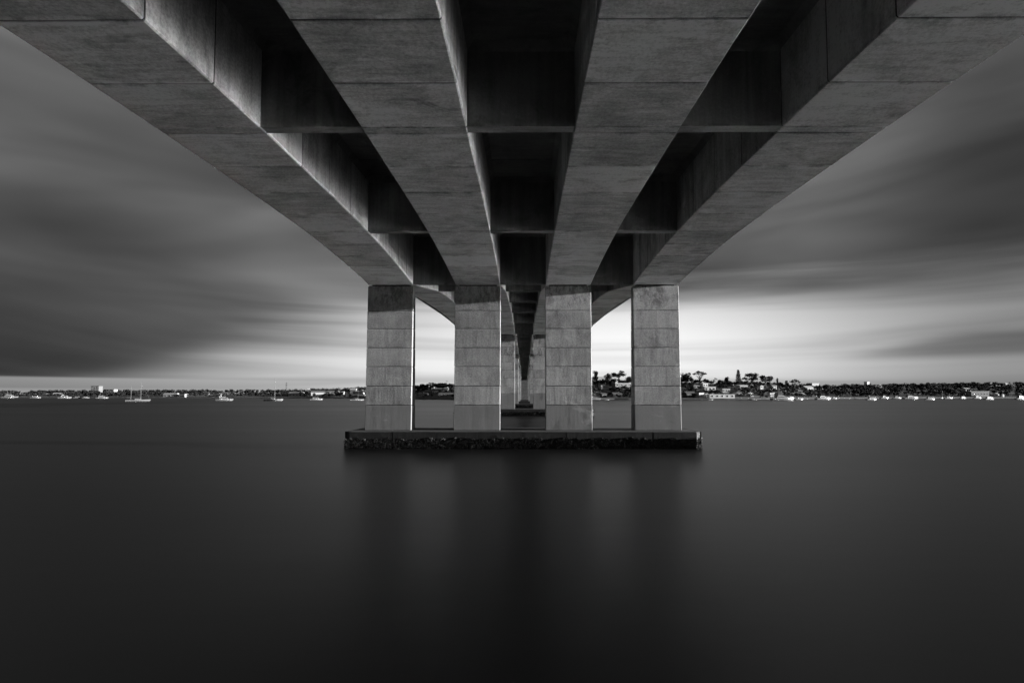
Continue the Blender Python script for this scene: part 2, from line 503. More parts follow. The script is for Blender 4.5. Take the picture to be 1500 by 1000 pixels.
sy = [-14.0]
while sy[-1] < 414:
    sy.append(sy[-1] + (3.0 if sy[-1] < 130 else 6.0))
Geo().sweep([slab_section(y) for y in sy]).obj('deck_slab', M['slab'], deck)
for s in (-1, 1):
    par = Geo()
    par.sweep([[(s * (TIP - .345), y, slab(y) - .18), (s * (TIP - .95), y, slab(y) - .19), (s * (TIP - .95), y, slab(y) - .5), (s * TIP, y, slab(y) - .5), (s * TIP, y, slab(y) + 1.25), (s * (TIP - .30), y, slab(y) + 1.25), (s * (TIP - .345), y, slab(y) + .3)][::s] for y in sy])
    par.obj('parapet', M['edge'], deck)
# slab construction lips in the bays
for yy in (15.2, 33.6, 44.8, 59.5, 74.5, 90.0):
    for gi, (x0, x1) in enumerate(gaps):
        Geo().box(x0 + .3, x1 - .3, yy, yy + .12, slab(yy) - .05, slab(yy) + .02).obj('slab_lip', M['dia'], deck)


# ------------------------------------------------------------------ piers
def make_pier(idx, yp, label):
    pier = empty('bridge_pier', (0, yp, 0))
    tag(pier, label, 'pier', 'bridge piers standing in the water')
    ztop = soff(yp + 0.5) - 0.19
    zcap = 1.50
    # joints between blocks, measured downwards from the photograph
    if idx == 0:
        lev = [zcap, 3.80, 5.54, 7.345, 9.096, 10.88, 12.58, ztop]
    else:
        lev = [zcap, zcap + 3.55]
        while lev[-1] + 1.77 < ztop - 2.0: lev.append(lev[-1] + 1.77)
        lev.append(ztop)
    H0, H1 = zcap, ztop
    hd = lambda z: 0.95 - 0.45 * (z - H0) / (H1 - H0)     # half depth
    hw = 2.13
    yc = 0.5

    def blk(z0, z1, ins):
        c = 0.035
        secs = []
        for z in (z0, z0 + .03, z1 - .03, z1):
            e = ins + (0.02 if z in (z0, z1) else 0.0)
            w = hw - e; d = hd(z) - e
            secs.append([(-w + c, yc - d, z), (w - c, yc - d, z), (w, yc - d + c, z), (w, yc + d - c, z), (w - c, yc + d, z), (-w + c, yc + d, z), (-w, yc + d - c, z), (-w, yc - d + c, z)])
        return Geo().sweep(secs)
    detail = idx < 3
    core = (blk(zcap - .05, ztop, 0.07) if detail else blk(zcap - .05, ztop, 0.0)).mesh('column', M['core'] if detail else M['column'])
    bm = []
    if detail:
        for k in range(len(lev) - 1):
            z0 = lev[k] + (0.0 if k == 0 else 0.022); z1 = lev[k + 1] - (0.022 if k < len(lev) - 2 else 0)
            bm.append(blk(z0, z1, 0.0).mesh('concrete_block', M['base'] if k == 0 else M['column']))
    bear = Geo().box(-1.75, 1.75, yc - .38, yc + .38, ztop, soff(yp + .5) + .06).mesh('bearing', M['rubber'])
    for gx in GX:
        c = link('column', core, pier, (gx, 0, 0))
        for me in bm:
            link('concrete_block', me, c, (random.uniform(-.008, .008), random.uniform(-.008, .008), 0))
        link('bearing', bear, pier, (gx, 0, 0))
    # pile cap
    X = 15.75; y0, y1 = -2.65, 3.65
    cap = Geo()
    ch = 0.10
    secs = []
    for z, e in ((-2.5, 0.05), (zcap - .12, 0.05), (zcap - .02, 0.05), (zcap, 0.16)):
        secs.append([(-X + e + .5, y0 + e, z), (X - e - .5, y0 + e, z), (X - e, y0 + e + .5, z), (X - e, y1 - e - .5, z), (X - e - .5, y1 - e, z), (-X + e + .5, y1 - e, z), (-X + e, y1 - e - .5, z), (-X + e, y0 + e + .5, z)])
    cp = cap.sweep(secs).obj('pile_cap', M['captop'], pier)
    # facing panels round the rim
    zlo = 0.72
    xs = [-X + .5 + (2 * X - 1.0) * k / 8 for k in range(9)]
    for face, yy in ((-1, y0), (1, y1)):
        if idx > 1 and face == 1: continue
        for k in range(8):
            q = Geo()
            t = 0.07
            ya, yb = (yy, yy + t) if face < 0 else (yy - t, yy)
            zt = zcap - random.uniform(0.0, 0.06); yy_ = random.uniform(-.025, .015); ya += yy_; yb += 0.0
            q.box(xs[k] + .025, xs[k + 1] - .025, ya, yb, zlo - .3, zt)
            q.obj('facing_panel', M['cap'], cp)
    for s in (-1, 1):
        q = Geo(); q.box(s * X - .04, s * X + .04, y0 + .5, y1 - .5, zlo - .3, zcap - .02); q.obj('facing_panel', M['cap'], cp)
    if idx < 3:
        rnd = random.Random(10 + idx)
        oy = Geo()
        n = (16000, 3500, 1000)[idx]
        sc = (1.0, 1.6, 2.4)[idx]
        for i in range(n):
            side = rnd.random()
            u_ = rnd.uniform(-X + .1, X - .1)
            top = 0.80 + 0.07 * math.sin(u_ * 2.1) + 0.06 * math.sin(u_ * 5.3 + 1) + 0.05 * math.sin(u_ * 11.7 + 2) + abs(rnd.gauss(0, .06))
            zc_ = -0.15 + (top + 0.15) * rnd.random() ** 0.8
            if side < 0.92:
                P0 = Vector((u_, y0 + .0, zc_)); nrm = Vector((0, -1, 0))
            else:
                sg = 1 if rnd.random() < .5 else -1
                P0 = Vector((sg * X, rnd.uniform(y0 + .2, y1 - .3), zc_)); nrm = Vector((sg, 0, 0))
            r = rnd.uniform(.024, .062) * sc * (1.0 + .9 * max(0, math.sin(u_ * 3.3) * math.sin(zc_ * 9 + u_)))
            t1 = Vector((nrm.y, -nrm.x, 0)).normalized(); t2 = Vector((0, 0, 1))
            a0 = rnd.uniform(0, 6.28)
            ring = [P0 - nrm * .06 + (t1 * math.cos(a0 + j * 2.094) + t2 * math.sin(a0 + j * 2.094)) * r * rnd.uniform(.7, 1.3) for j in range(3)]
            tip = P0 + nrm * rnd.uniform(.03, .13) * sc + Vector((rnd.uniform(-.05, .05), 0, rnd.uniform(-.02, .08)))
            oy.add(ring + [tip], [(0, 1, 3), (1, 2, 3), (2, 0, 3)])
        oo = oy.obj('oyster_crust', M['oyster'], pier); tag(oo, kind='stuff')
    return pier


PL = ['nearest pier, four block columns lit from the right on an oyster crusted pile cap',
      'second pier back, seen through the gap between the two middle columns of the nearest pier',
      'third pier back, narrow columns showing inside the second pier along the bridge axis',
      'fourth pier back, tiny columns near the vanishing point under the deck',
      'farthest pier, smallest columns just before the far bank under the deck']
for i, yp in enumerate(PIERS):
    make_pier(i, yp, PL[i])

# near abutment behind the camera and the embankment it stands on
ab = empty('abutment', (0, -6, 0))
tag(ab, 'concrete abutment wall under the near end of the bridge deck', 'abutment')
Geo().box(-16, 16, 2.0, 4.6, -1, soff(-2) - .02).obj('wall', M['column'], ab)
Geo().box(-16, 16, -8.0, 1.99, -1, slab(-8) - 1.2).obj('backfill_wall', M['column'], ab)
fa = empty('abutment', (0, 411, 0))
tag(fa, 'small grey concrete abutment closing the far end of the bridge', 'abutment')
Geo().box(-18, 18, 0.6, 4, -1, slab(412) - .05).obj('wall', M['mid'], fa)
Geo().box(-16, 16, -1.2, 0.598, -1, soff(411) - .1).obj('bearing_shelf', M['mid'], fa)
rs = random.Random(3)
em = Geo()
nx_, ny_ = 61, 22
for j in range(ny_):
    for i in range(nx_):
        X = -60 + 120 * i / (nx_ - 1); Y = 2.5 - 60 * (j / (ny_ - 1)) ** 1.6
        t = min(1, (2.5 - Y) / 9.0)
        em.v.append((X, Y, -0.6 + 3.6 * t + (0 if t < 1 else (2.5 - Y - 9) * .03) + rs.uniform(-.22, .22)))
for j in range(ny_ - 1):
    for i in range(nx_ - 1):
        a = j * nx_ + i
        em.f.append((a, a + nx_, a + nx_ + 1, a + 1))
tag(em.obj('embankment', M['rock']), kind='structure')

# ------------------------------------------------------------------ far shore terrain
SHORE = [(-600, 830), (-300, 800), (0, 800), (250, 800), (450, 790), (540, 740), (600, 610), (640, 556), (700, 480), (740, 420), (767, 414), (800, 425), (835, 470), (870, 545),
         (930, 558), (1000, 560), (1100, 570), (1180, 620), (1300, 690), (1500, 740), (1800, 780), (2200, 800)]
RIDGE = [(-600, 1010), (0, 1000), (250, 980), (450, 960), (540, 930), (600, 830), (640, 760), (700, 690), (767, 650), (830, 660), (870, 670), (930, 680), (1000, 680), (1100, 690), (1150, 720),
         (1200, 830), (1300, 930), (1500, 1000), (2200, 1050)]
RH = [(-600, 5), (0, 5.5), (250, 6.5), (450, 7.5), (540, 10.5), (600, 12.0), (640, 13.5), (700, 14), (767, 14.5), (830, 16), (870, 18), (930, 19), (1000, 19.5), (1060, 17), (1100, 16.5), (1150, 14),
      (1200, 12.5), (1300, 15.5), (1500, 19.5), (2200, 19)]


def ground(px, D):
    s, r, h = curve(SHORE, px), curve(RIDGE, px), curve(RH, px)
    t = (D - s) / (r - s)
    if t <= 0: return -0.6 + 1.6 * max(0, 1 + t * 25)
    if t >= 1: return h
    return 1.0 + (h - 1.0) * (t * t * (3 - 2 * t) * .6 + t * .4)


wx = lambda px, D: CAM.x + (px - VPX) / FPX * D
wz = lambda ypx, D: CAM.z - (ypx - HORIZON) / FPX * D

T = Geo()
pxs = [-600 + 20 * i for i in range(141)]
ts = [-0.06, -0.02, 0.0, 0.01, 0.08, 0.16, 0.25, 0.35, 0.45, 0.55, 0.65, 0.75, 0.85, 0.95, 1.0, 1.2, 1.6, 2.4]
for px in pxs:
    s, r = curve(SHORE, px), curve(RIDGE, px)
    for t in ts:
        D = s + (r - s) * t
        z = -1.2 if t < -0.01 else ground(px, D)
        T.v.append((wx(px, D), D, z))
n = len(ts)
for i in range(len(pxs) - 1):
    for j in range(n - 1):
        a = i * n + j
        T.f.append((a, a + n, a + n + 1, a + 1))
tag(T.obj('hillside', M['ground']), kind='structure')


# ------------------------------------------------------------------ buildings on the far shore
def solve_depth(px, ybase, lo=None, hi=None):
    """depth at which the ground at this bearing is seen at ybase"""
    s, r = curve(SHORE, px), curve(RIDGE, px)
    best, bd = s + 4, 1e9
    k = 0.0
    while k <= 1.0:
        D = s + 3 + (r - s - 3) * k
        yy = HORIZON - (ground(px, D) - CAM.z) * FPX / D
        if abs(yy - ybase) < bd: bd, best = abs(yy - ybase), D
        k += 0.01
    return best


win_frame = {}
HOUSES = []      # (px0, px1, ytop, depth) for keeping trees from standing in front


def window_mesh(w, h):
    key = (round(w, 2), round(h, 2))
    if key not in win_frame:
        fr = Geo(); t = 0.12
        fr.box(-w / 2, w / 2, -.06, .04, -h / 2, -h / 2 + t); fr.box(-w / 2, w / 2, -.06, .04, h / 2 - t, h / 2)
        fr.box(-w / 2, -w / 2 + t, -.06, .04, -h / 2 + t, h / 2 - t); fr.box(w / 2 - t, w / 2, -.06, .04, -h / 2 + t, h / 2 - t)
        pn = Geo().box(-w / 2 + t + .002, w / 2 - t - .002, -.02, .03, -h / 2 + t + .002, h / 2 - t - .002)
        win_frame[key] = (fr.mesh('window', M['white']), pn.mesh('pane', M['glass']))
    return win_frame[key]


def house(name, px0, px1, ytop, ybase, roof, wall, roofmat, wins, label, cat='house', rot=20, dep=9.0, chimney=False, D=None, group=None):
    pc = (px0 + px1) / 2
    D = D or solve_depth(pc, ybase)
    w = (px1 - px0) * D / FPX; zt = wz(ytop, D); zb = ground(pc, D)
    h = max(zt - zb, 2.6)
    HOUSES.append((px0 - 1, px1 + 1, ytop, D))
    ra = R(rot)
    # footprint turned towards the sun keeps the same apparent width
    wl = max(3.0, (w - dep * abs(math.sin(ra))) / math.cos(ra)) if w > dep * .5 else max(2.5, w * .8)
    dp = min(dep, max(3.0, wl * 1.2))
    o = empty(name, (wx(pc, D), D + dp / 2, zb), ra)
    tag(o, label, cat, group)
    rh = {'flat': 0.35, 'gable': min(2.4, h * .35), 'hip': min(2.4, h * .35), 'skillion': min(1.4, h * .3)}[roof]
    hw = h - rh
    a, b = wl / 2, dp / 2
    Geo().box(-a, a, -b, b, -1.5, hw).obj('wall', M[wall], o)
    e = 0.55
    rg = Geo()
    if roof == 'flat':
        rg.box(-a - e, a + e, -b - e, b + e, hw + .002, hw + rh)
    elif roof == 'gable':
        rg.sweep([[(x, -b - e, hw - .15), (x, b + e, hw - .15), (x, b + e, hw + .08), (x, 0, hw + rh), (x, -b - e, hw + .08)] for x in (-a - e, a + e)])
    elif roof == 'hip':
        q = max(0.3, a - b)
        rg.add([(-a - e, -b - e, hw + .01), (a + e, -b - e, hw + .01), (a + e, b + e, hw + .01), (-a - e, b + e, hw + .01), (-q, 0, hw + rh), (q, 0, hw + rh)],
               [(3, 2, 1, 0), (0, 1, 5, 4), (1, 2, 5), (2, 3, 4, 5), (3, 0, 4)])
    else:
        rg.hexa([(-a - e, -b - e, hw + .01), (a + e, -b - e, hw + .01), (a + e, b + e, hw + rh * .5), (-a - e, b + e, hw + rh * .5), (-a - e, -b - e, hw + .25), (a + e, -b - e, hw + .25), (a + e, b + e, hw + rh), (-a - e, b + e, hw + rh)])
    ro = rg.obj('roof', M[roofmat], o)
    if chimney:
        Geo().box(a * .4, a * .4 + .9, .3, 1.1, hw * 1.0, hw + rh + .8).obj('chimney', M['mid'], ro)
    rows, cols = wins
    if rows and cols:
        st = hw / rows
        ww = min(2.2, 2 * a / cols * .58); hh = min(1.7, st * .55)
        fr, pn = window_mesh(ww, hh)
        for i in range(rows):
            for j in range(cols):
                f = link('window', fr, o, (-a + 2 * a * (j + .5) / cols, -b - .045, st * (i + .52)))
                link('pane', pn, f, (0, 0, 0))
    return o


HL = [
    # right bank, between the third and fourth columns
    ('house', 868, 889, 552, 560.5, 'flat', 'pale', 'roofp', (1, 3), 'flat roofed house framed in white, highest on the hill between the two right columns'),
    ('house', 897, 927, 561, 571, 'flat', 'mid', 'roofp', (2, 4), 'wide house with overhanging white flat roof beside the rightmost column'),
    ('house', 879, 892, 563.5, 571, 'flat', 'pale', 'roofm', (1, 4), 'pale house with a row of dark windows, midslope between the two right columns'),
    ('boat_house', 879, 889, 575, 582, 'gable', 'mid', 'roofd', (1, 2), 'small dark gabled boat house at the waterline between the two right columns'),
    ('house', 897, 911, 574.5, 581, 'gable', 'mid', 'roofm', (1, 3), 'low grey gabled house above the shore between the two right columns'),
    ('house', 906, 922, 556.5, 562, 'hip', 'mid', 'roofm', (1, 2), 'grey hip roofed house just above the wide white flat roof'),
    # right of the rightmost column
    ('boat_shed', 1002, 1019, 573, 582.5, 'gable', 'darkwall', 'roofd', (1, 3), 'dark timber boat shed on the shore right beside the rightmost column'),
    ('house', 1013, 1025, 562.5, 568.5, 'hip', 'mid', 'roofm', (1, 2), 'grey house under trees, upslope and left of the white cube house'),
    ('house', 1027, 1037, 561, 567, 'flat', 'white', 'roofp', (1, 2), 'small white flat roofed house directly behind the white cube house'),
    ('house', 1030, 1048, 566, 578, 'flat', 'white', 'roofp', (2, 3), 'bright white two storey cube house with dark windows near the shore'),
    ('boat_shed', 1020, 1031, 575, 582.5, 'flat', 'white', 'roofp', (1, 1), 'white boat shed at the water, left of the long white pavilion'),
    ('pavilion', 1037, 1076, 577, 583, 'flat', 'white', 'roofp', (1, 5), 'long low white waterfront pavilion below the white cube house'),
    ('house', 1056, 1069, 569, 575, 'flat', 'pale', 'roofp', (1, 3), 'pale flat roofed house just above the long white pavilion'),
    ('house', 1059, 1070, 557, 563.5, 'gable', 'mid', 'roofm', (1, 2), 'grey gabled house on the ridge, left of the tall conical pine'),
    ('house', 1071, 1082, 558, 564, 'gable', 'pale', 'roofp', (1, 2), 'pale gabled house on the ridge at the foot of the conical pine'),
    ('house', 1081, 1095, 563, 570, 'skillion', 'pale', 'roofp', (1, 3), 'pale house with sloping roof below the big spreading gum tree'),
    ('house', 1076, 1087, 573, 579, 'hip', 'pale', 'roofm', (1, 2), 'pale hip roofed house near the shore, right of the long pavilion'),
    ('house', 1094, 1104, 575, 581, 'gable', 'mid', 'roofp', (1, 2), 'grey house with pale roof on the shore below the spreading gum tree'),
    ('house', 1111, 1118, 565, 573, 'flat', 'white', 'roofp', (2, 1), 'narrow white two storey house among trees, right of the gum trees'),
    ('house', 1128, 1137, 562, 570, 'gable', 'white', 'roofm', (2, 2), 'white gabled house below the dark columnar tree'),
    ('house', 1125, 1133, 575, 581, 'flat', 'white', 'roofp', (1, 2), 'small white shore house behind the large motor yacht'),
    ('house', 1170, 1178, 575, 581, 'gable', 'pale', 'roofp', (1, 2), 'small pale gabled house on the shore, right of the large motor yacht'),
    ('house', 1176, 1191, 565, 573, 'gable', 'pale', 'roofp', (1, 3), 'pale gabled house on the slope where the hill drops to the right'),
    ('house', 1186, 1199, 561, 566, 'flat', 'pale', 'roofp', (1, 3), 'white flat roofed house on the skyline where the hill drops'),
    ('house', 1217, 1229, 564.5, 569.5, 'gable', 'pale', 'roofp', (1, 2), 'pale long roofed house amid the woods, left of the apartment tower'),
    ('apartment_tower', 1266, 1273, 559, 569, 'flat', 'white', 'roofm', (4, 2), 'pale apartment tower rising above the wooded right bank', 'tower'),
    ('apartment_block', 1281, 1288, 563, 569, 'flat', 'white', 'roofm', (2, 2), 'small white apartment block just right of the pale tower', 'apartment block'),
    ('club_house', 1417, 1447, 573, 581, 'flat', 'mid', 'roofp', (1, 6), 'long boat club with pale flat roof on the far right shore', 'club house'),
    ('house', 1454, 1469, 575.5, 581, 'gable', 'pale', 'roofp', (1, 3), 'pale shed like house right of the long boat club'),
    ('house', 1409, 1420, 568, 573, 'gable', 'pale', 'roofp', (1, 2), 'pale house in the woods up behind the long boat club'),
    ('house', 1445, 1456, 560.5, 564, 'hip', 'pale', 'roofp', (1, 2), 'pale roofed house on the right skyline, left of its neighbour'),
    ('house', 1467, 1479, 560.5, 564, 'hip', 'pale', 'roofp', (1, 2), 'pale roofed house on the skyline nearest the right edge'),
    # left bank
    ('apartment_tower', 131, 142.5, 565, 578, 'flat', 'mid', 'roofd', (6, 3), 'dark square apartment tower, tallest building on the left bank', 'tower'),
    ('apartment_block', 150, 166, 570, 577.5, 'flat', 'pale', 'roofm', (3, 4), 'pale low apartment block just right of the dark tower', 'apartment block'),
    ('house', 75, 88, 575, 579, 'gable', 'white', 'roofp', (1, 3), 'white gabled house left of the dark apartment tower'),
    ('house', 27, 40, 573.5, 577.5, 'gable', 'pale', 'roofp', (1, 3), 'pale long house nearest the left edge of the left bank'),
    ('shed', 238, 257, 575.5, 581.5, 'gable', 'pale', 'roofp', (1, 3), 'big pale roofed waterfront shed right of the two masted yacht', 'shed'),
    ('shed', 258, 270, 577, 581.5, 'flat', 'pale', 'roofp', (1, 2), 'low flat pale shed adjoining the big waterfront shed', 'shed'),
    ('house', 293, 306, 574, 578.5, 'hip', 'pale', 'roofp', (1, 3), 'pale hip roofed house above the shore, left of the moored cruiser'),
    ('house', 304, 320, 577, 581.5, 'gable', 'pale', 'roofp', (1, 3), 'low pale gabled shore house behind the moored cruiser'),
    ('house', 323, 340, 574, 578, 'gable', 'mid', 'roofm', (1, 3), 'grey gabled house in trees behind the moored cruiser'),
    ('house', 347, 354, 573, 577.5, 'gable', 'white', 'roofp', (1, 1), 'tiny white gabled house between the cruiser and the tall masted yacht'),
    ('shed', 403, 420, 576, 580.5, 'gable', 'mid', 'roofm', (1, 4), 'long grey shed right of the tall masted yacht', 'shed'),
    ('warehouse', 422, 443, 574, 580.5, 'gable', 'pale', 'roofp', (1, 4), 'pale gabled warehouse left of the white silo', 'warehouse'),
    ('silo', 447.5, 452.5, 569, 576, 'flat', 'white', 'roofp', (0, 0), 'white upright silo block left of the long white warehouse', 'silo'),
    ('warehouse', 455, 487, 572, 580, 'gable', 'white', 'roofm', (0, 0), 'long bright white warehouse, largest building on the left bank', 'warehouse'),
    ('house', 496, 503, 573, 578, 'gable', 'pale', 'roofp', (1, 1), 'small pale house among dark trees right of the long white warehouse'),
    ('house', 512, 521, 568.5, 577, 'gable', 'mid', 'roofp', (2, 2), 'tall grey house with pale roof close to the leftmost column'),
    ('house', 516, 532, 573, 578.5, 'flat', 'pale', 'roofp', (1, 3), 'pale flat roofed house partly behind the leftmost column'),
    ('house', 524, 533, 577.5, 582, 'gable', 'mid', 'roofp', (1, 2), 'small grey shore house touching the leftmost column edge'),
    ('house', 613, 626, 575.5, 581.5, 'gable', 'mid', 'roofm', (1, 2), 'grey shore house left in the gap between the two left columns'),
    ('house', 617, 632, 571, 576.5, 'hip', 'mid', 'roofm', (1, 3), 'grey hip roofed house midslope between the two left columns'),
    ('house', 637, 656, 568, 574, 'gable', 'mid', 'roofm', (1, 4), 'wide gabled house high in the gap between the two left columns'),
    ('house', 641, 664, 574, 580, 'hip', 'mid', 'roofm', (1, 4), 'wide hip roofed shore house left of the second column'),
]
rh_ = random.Random(8)
for rec in HL:
    nm, a, b, yt, yb, rf, wl, rm, wn, lb = rec[:10]
    cat = rec[10] if len(rec) > 10 else {'house': 'house', 'boat_house': 'boat house', 'boat_shed': 'boat shed', 'pavilion': 'pavilion'}.get(nm, 'building')
    house(nm, a, b, yt, yb, rf, wl, rm, wn, lb, cat, rot=rh_.uniform(10, 18) if wl == 'white' and 'tower' not in nm and b < 700 else rh_.uniform(-4, 7) if b < 700 else rh_.uniform(4, 20), dep=8 if 'tower' not in nm else 10, chimney=(nm == 'house' and rf in ('gable', 'hip') and rh_.random() < .4), group='buildings along the far shore')


# ------------------------------------------------------------------ trees
def leaf_cluster(G, c, r, n, size, rnd, shell=0.55):
    for _ in range(n):
        while True:
            d = Vector((rnd.uniform(-1, 1), rnd.uniform(-1, 1), rnd.uniform(-1, 1)))
            if 0.05 < d.length < 1: break
        d = d.normalized() * (shell + (1 - shell) * rnd.random())
        p = Vector((c[0] + d.x * r[0], c[1] + d.y * r[1], c[2] + d.z * r[2]))
        q = Vector((rnd.gauss(0, 1), rnd.gauss(0, 1), rnd.gauss(0, 1))).to_track_quat('Z', 'Y')
        s = size * rnd.uniform(.6, 1.4)
        G.add([p + q @ Vector(v) for v in ((-s, -s * .6, 0), (s, -s * .5, .1 * s), (s * .8, s * .6, 0), (-s * .7, s * .5, -.1 * s))], [(0, 1, 2, 3)])


def tree_proto(kind, seed):
    """unit-height tree: crown mesh and trunk mesh (height 1, crown spread given per kind as half width 0.5)"""
    rnd = random.Random(seed); C = Geo(); B = Geo()
    if kind == 'round':
        B.tube((0, 0, -.05), (0, 0, .45), .035, .025)
        for i in range(16):
            a = rnd.uniform(0, 6.28); rr = rnd.uniform(0, .30); z = rnd.uniform(.35, .85)
            rr *= 1.15 - abs(z - .58)
            c = (rr * math.cos(a), rr * math.sin(a), z)
            leaf_cluster(C, c, (.19, .19, .13), 60, .034, rnd)
            if i % 3 == 0: B.tube((0, 0, .3), c, .016, .006, 4)
    elif kind == 'gum':
        B.tube((0, 0, -.05), (.02, 0, .4), .035, .026)
        for i in range(11):
            a = i * 2.4 + rnd.uniform(-.4, .4); rr = rnd.uniform(.12, .40); z = rnd.uniform(.60, .95) - rr * .28
            c = (rr * math.cos(a), rr * math.sin(a), z)
            k = (.02 + rr * .35 * math.cos(a), rr * .35 * math.sin(a), .4 + (z - .4) * .55)
            B.tube((.02, 0, .36), k, .02, .013, 4); B.tube(k, c, .013, .005, 4)
            leaf_cluster(C, c, (.19, .19, .095), 110, .027, rnd, .2)
    elif kind == 'umbrella':
        B.tube((0, 0, -.05), (0, 0, .35), .03, .024)
        for i in range(14):
            a = i * 2.4; rr = .46 * math.sqrt((i + .3) / 14); z = .93 - rr * rr * 1.0 + rnd.uniform(-.03, .03)
            c = (rr * math.cos(a), rr * math.sin(a), z)
            k = (c[0] * .45, c[1] * .45, .35 + (z - .35) * .6)
            B.tube((0, 0, .32), k, .018, .011, 4); B.tube(k, c, .011, .005, 4)
            leaf_cluster(C, c, (.12, .12, .05), 60, .024, rnd, .3)
    elif kind == 'pine':
        B.tube((0, 0, -.05), (0, 0, .97), .03, .006)
        for l in range(15):
            z = .14 + l * .058; rr = .46 * (1 - (z - .1) / .98) ** .75 + .03
            m = 7
            for j in range(m):
                a = j * 6.283 / m + l * .5; e = rnd.uniform(.85, 1.1) * rr
                p1 = (e * math.cos(a), e * math.sin(a), z + .015)
                B.tube((0, 0, z), p1, .007, .003, 3)
                leaf_cluster(C, (p1[0] * .65, p1[1] * .65, z + .012), (e * .46 + .012, e * .46 + .012, .024), 20, .030, rnd, .2)
    elif kind == 'palm':
        B.tube((0, 0, -.05), (.03, 0, .8), .03, .022)
        for j in range(14):
            a = j * .449 * 1.0 + rnd.uniform(-.1, .1); up = rnd.uniform(-.05, .2)
            prev = Vector((.03, 0, .8))
            for s in range(4):
                t = (s + 1) / 4
                nx = Vector((.03 + .42 * t * math.cos(a), .42 * t * math.sin(a), .8 + up * t * 1.4 - .25 * t * t))
                sd = Vector((-math.sin(a), math.cos(a), 0)) * .05 * (1.1 - t)
                dn = Vector((0, 0, -.03))
                C.add([prev - sd + dn, prev, nx, nx - sd + dn], [(0, 1, 2, 3)]); C.add([prev, prev + sd + dn, nx + sd + dn, nx], [(0, 1, 2, 3)])
                prev = nx
    elif kind == 'column':
        B.tube((0, 0, -.05), (0, 0, .4), .04, .03)
        for i in range(12):
            z = .12 + .78 * i / 11
            leaf_cluster(C, (rnd.uniform(-.08, .08), rnd.uniform(-.08, .08), z), (.36 * (1.1 - .5 * z), .36 * (1.1 - .5 * z), .09), 40, .045, rnd)
    return C.mesh('crown', M['leaf'] if kind in ('round', 'pine', 'column') else M['leaf2']), B.mesh('trunk', M['bark'])


PROTO = {}


def tree(kind, px, ytop, wpx, label, D, seed=0, name=None):
    key = (kind, seed)
    if key not in PROTO: PROTO[key] = tree_proto(kind, 100 + seed * 7 + len(kind))
    cm, tm = PROTO[key]
    zb = ground(px, D); h = wz(ytop, D) - zb; w = wpx * D / FPX
    o = empty(name or {'gum': 'gum_tree', 'umbrella': 'umbrella_tree', 'pine': 'pine_tree', 'palm': 'palm_tree', 'round': 'broadleaf_tree', 'column': 'cypress_tree'}[kind], (wx(px, D), D, zb), random.Random(px).uniform(0, 6))
    tag(o, label, 'tree', 'skyline trees on the far shore')
    sc = (w, w, h)
    link('crown', cm, o, scale=sc); link('trunk', tm, o, scale=sc)
    return o


TL = [
    ('round', 873, 541, 12, 'round dark tree on the skyline just right of the third column', 655, 0),
    ('round', 890, 545, 15, 'broad bushy tree on the skyline left of the tallest gum between the right columns', 650, 1),
    ('gum', 906, 539, 23, 'tallest open crowned gum in the gap between the two right columns', 655, 0),
    ('round', 921, 550, 12, 'small dark tree on the skyline touching the rightmost column', 650, 2),
    ('round', 1004, 545, 24, 'wide dark tree on the skyline emerging from behind the rightmost column', 655, 3),
    ('umbrella', 1025, 543, 21, 'flat topped umbrella shaped tree with bare limbs, right of the rightmost column', 650, 0),
    ('palm', 1048, 551.5, 6, 'small palm on the ridge right of the umbrella shaped tree', 655, 0),
    ('palm', 1053.5, 554, 5.5, 'smaller of two palms on the ridge, right of the other palm', 650, 1),
    ('round', 1064, 549, 9, 'round lone tree on the ridge left of the tall conical pine', 660, 4),
    ('pine', 1081, 541.5, 11, 'tall conical pine standing above the ridge houses', 655, 0),
    ('gum', 1100, 544, 26, 'large spreading gum tree right of the conical pine', 650, 1),
    ('gum', 1121, 548, 25, 'second spreading gum tree right of the conical pine', 655, 2),
    ('column', 1138, 553, 6, 'narrow dark columnar tree right of the two spreading gums', 670, 0),
    ('round', 1151.5, 556, 8, 'small round tree right of the narrow columnar tree', 690, 5),
    ('umbrella', 1163, 555, 16, 'small flat crowned tree where the hill drops to the right', 690, 1),
    ('round', 1183, 560, 9, 'little round tree on the skyline at the foot of the dropping hill', 760, 1),
    ('round', 619, 561, 13, 'dark round tree leftmost on the mound between the two left columns', 735, 2),
    ('gum', 632, 559.5, 15, 'open crowned tree in the middle of the mound between the two left columns', 735, 3),
    ('round', 645, 559, 13, 'tall dark tree right of centre on the mound between the two left columns', 735, 4),
    ('round', 658, 564, 12, 'low dark tree next to the second column on the left mound', 735, 5),
]
for k, px, yt, w, lb, D, sd_ in TL:
    tree(k, px, yt, w, lb, D, sd_)


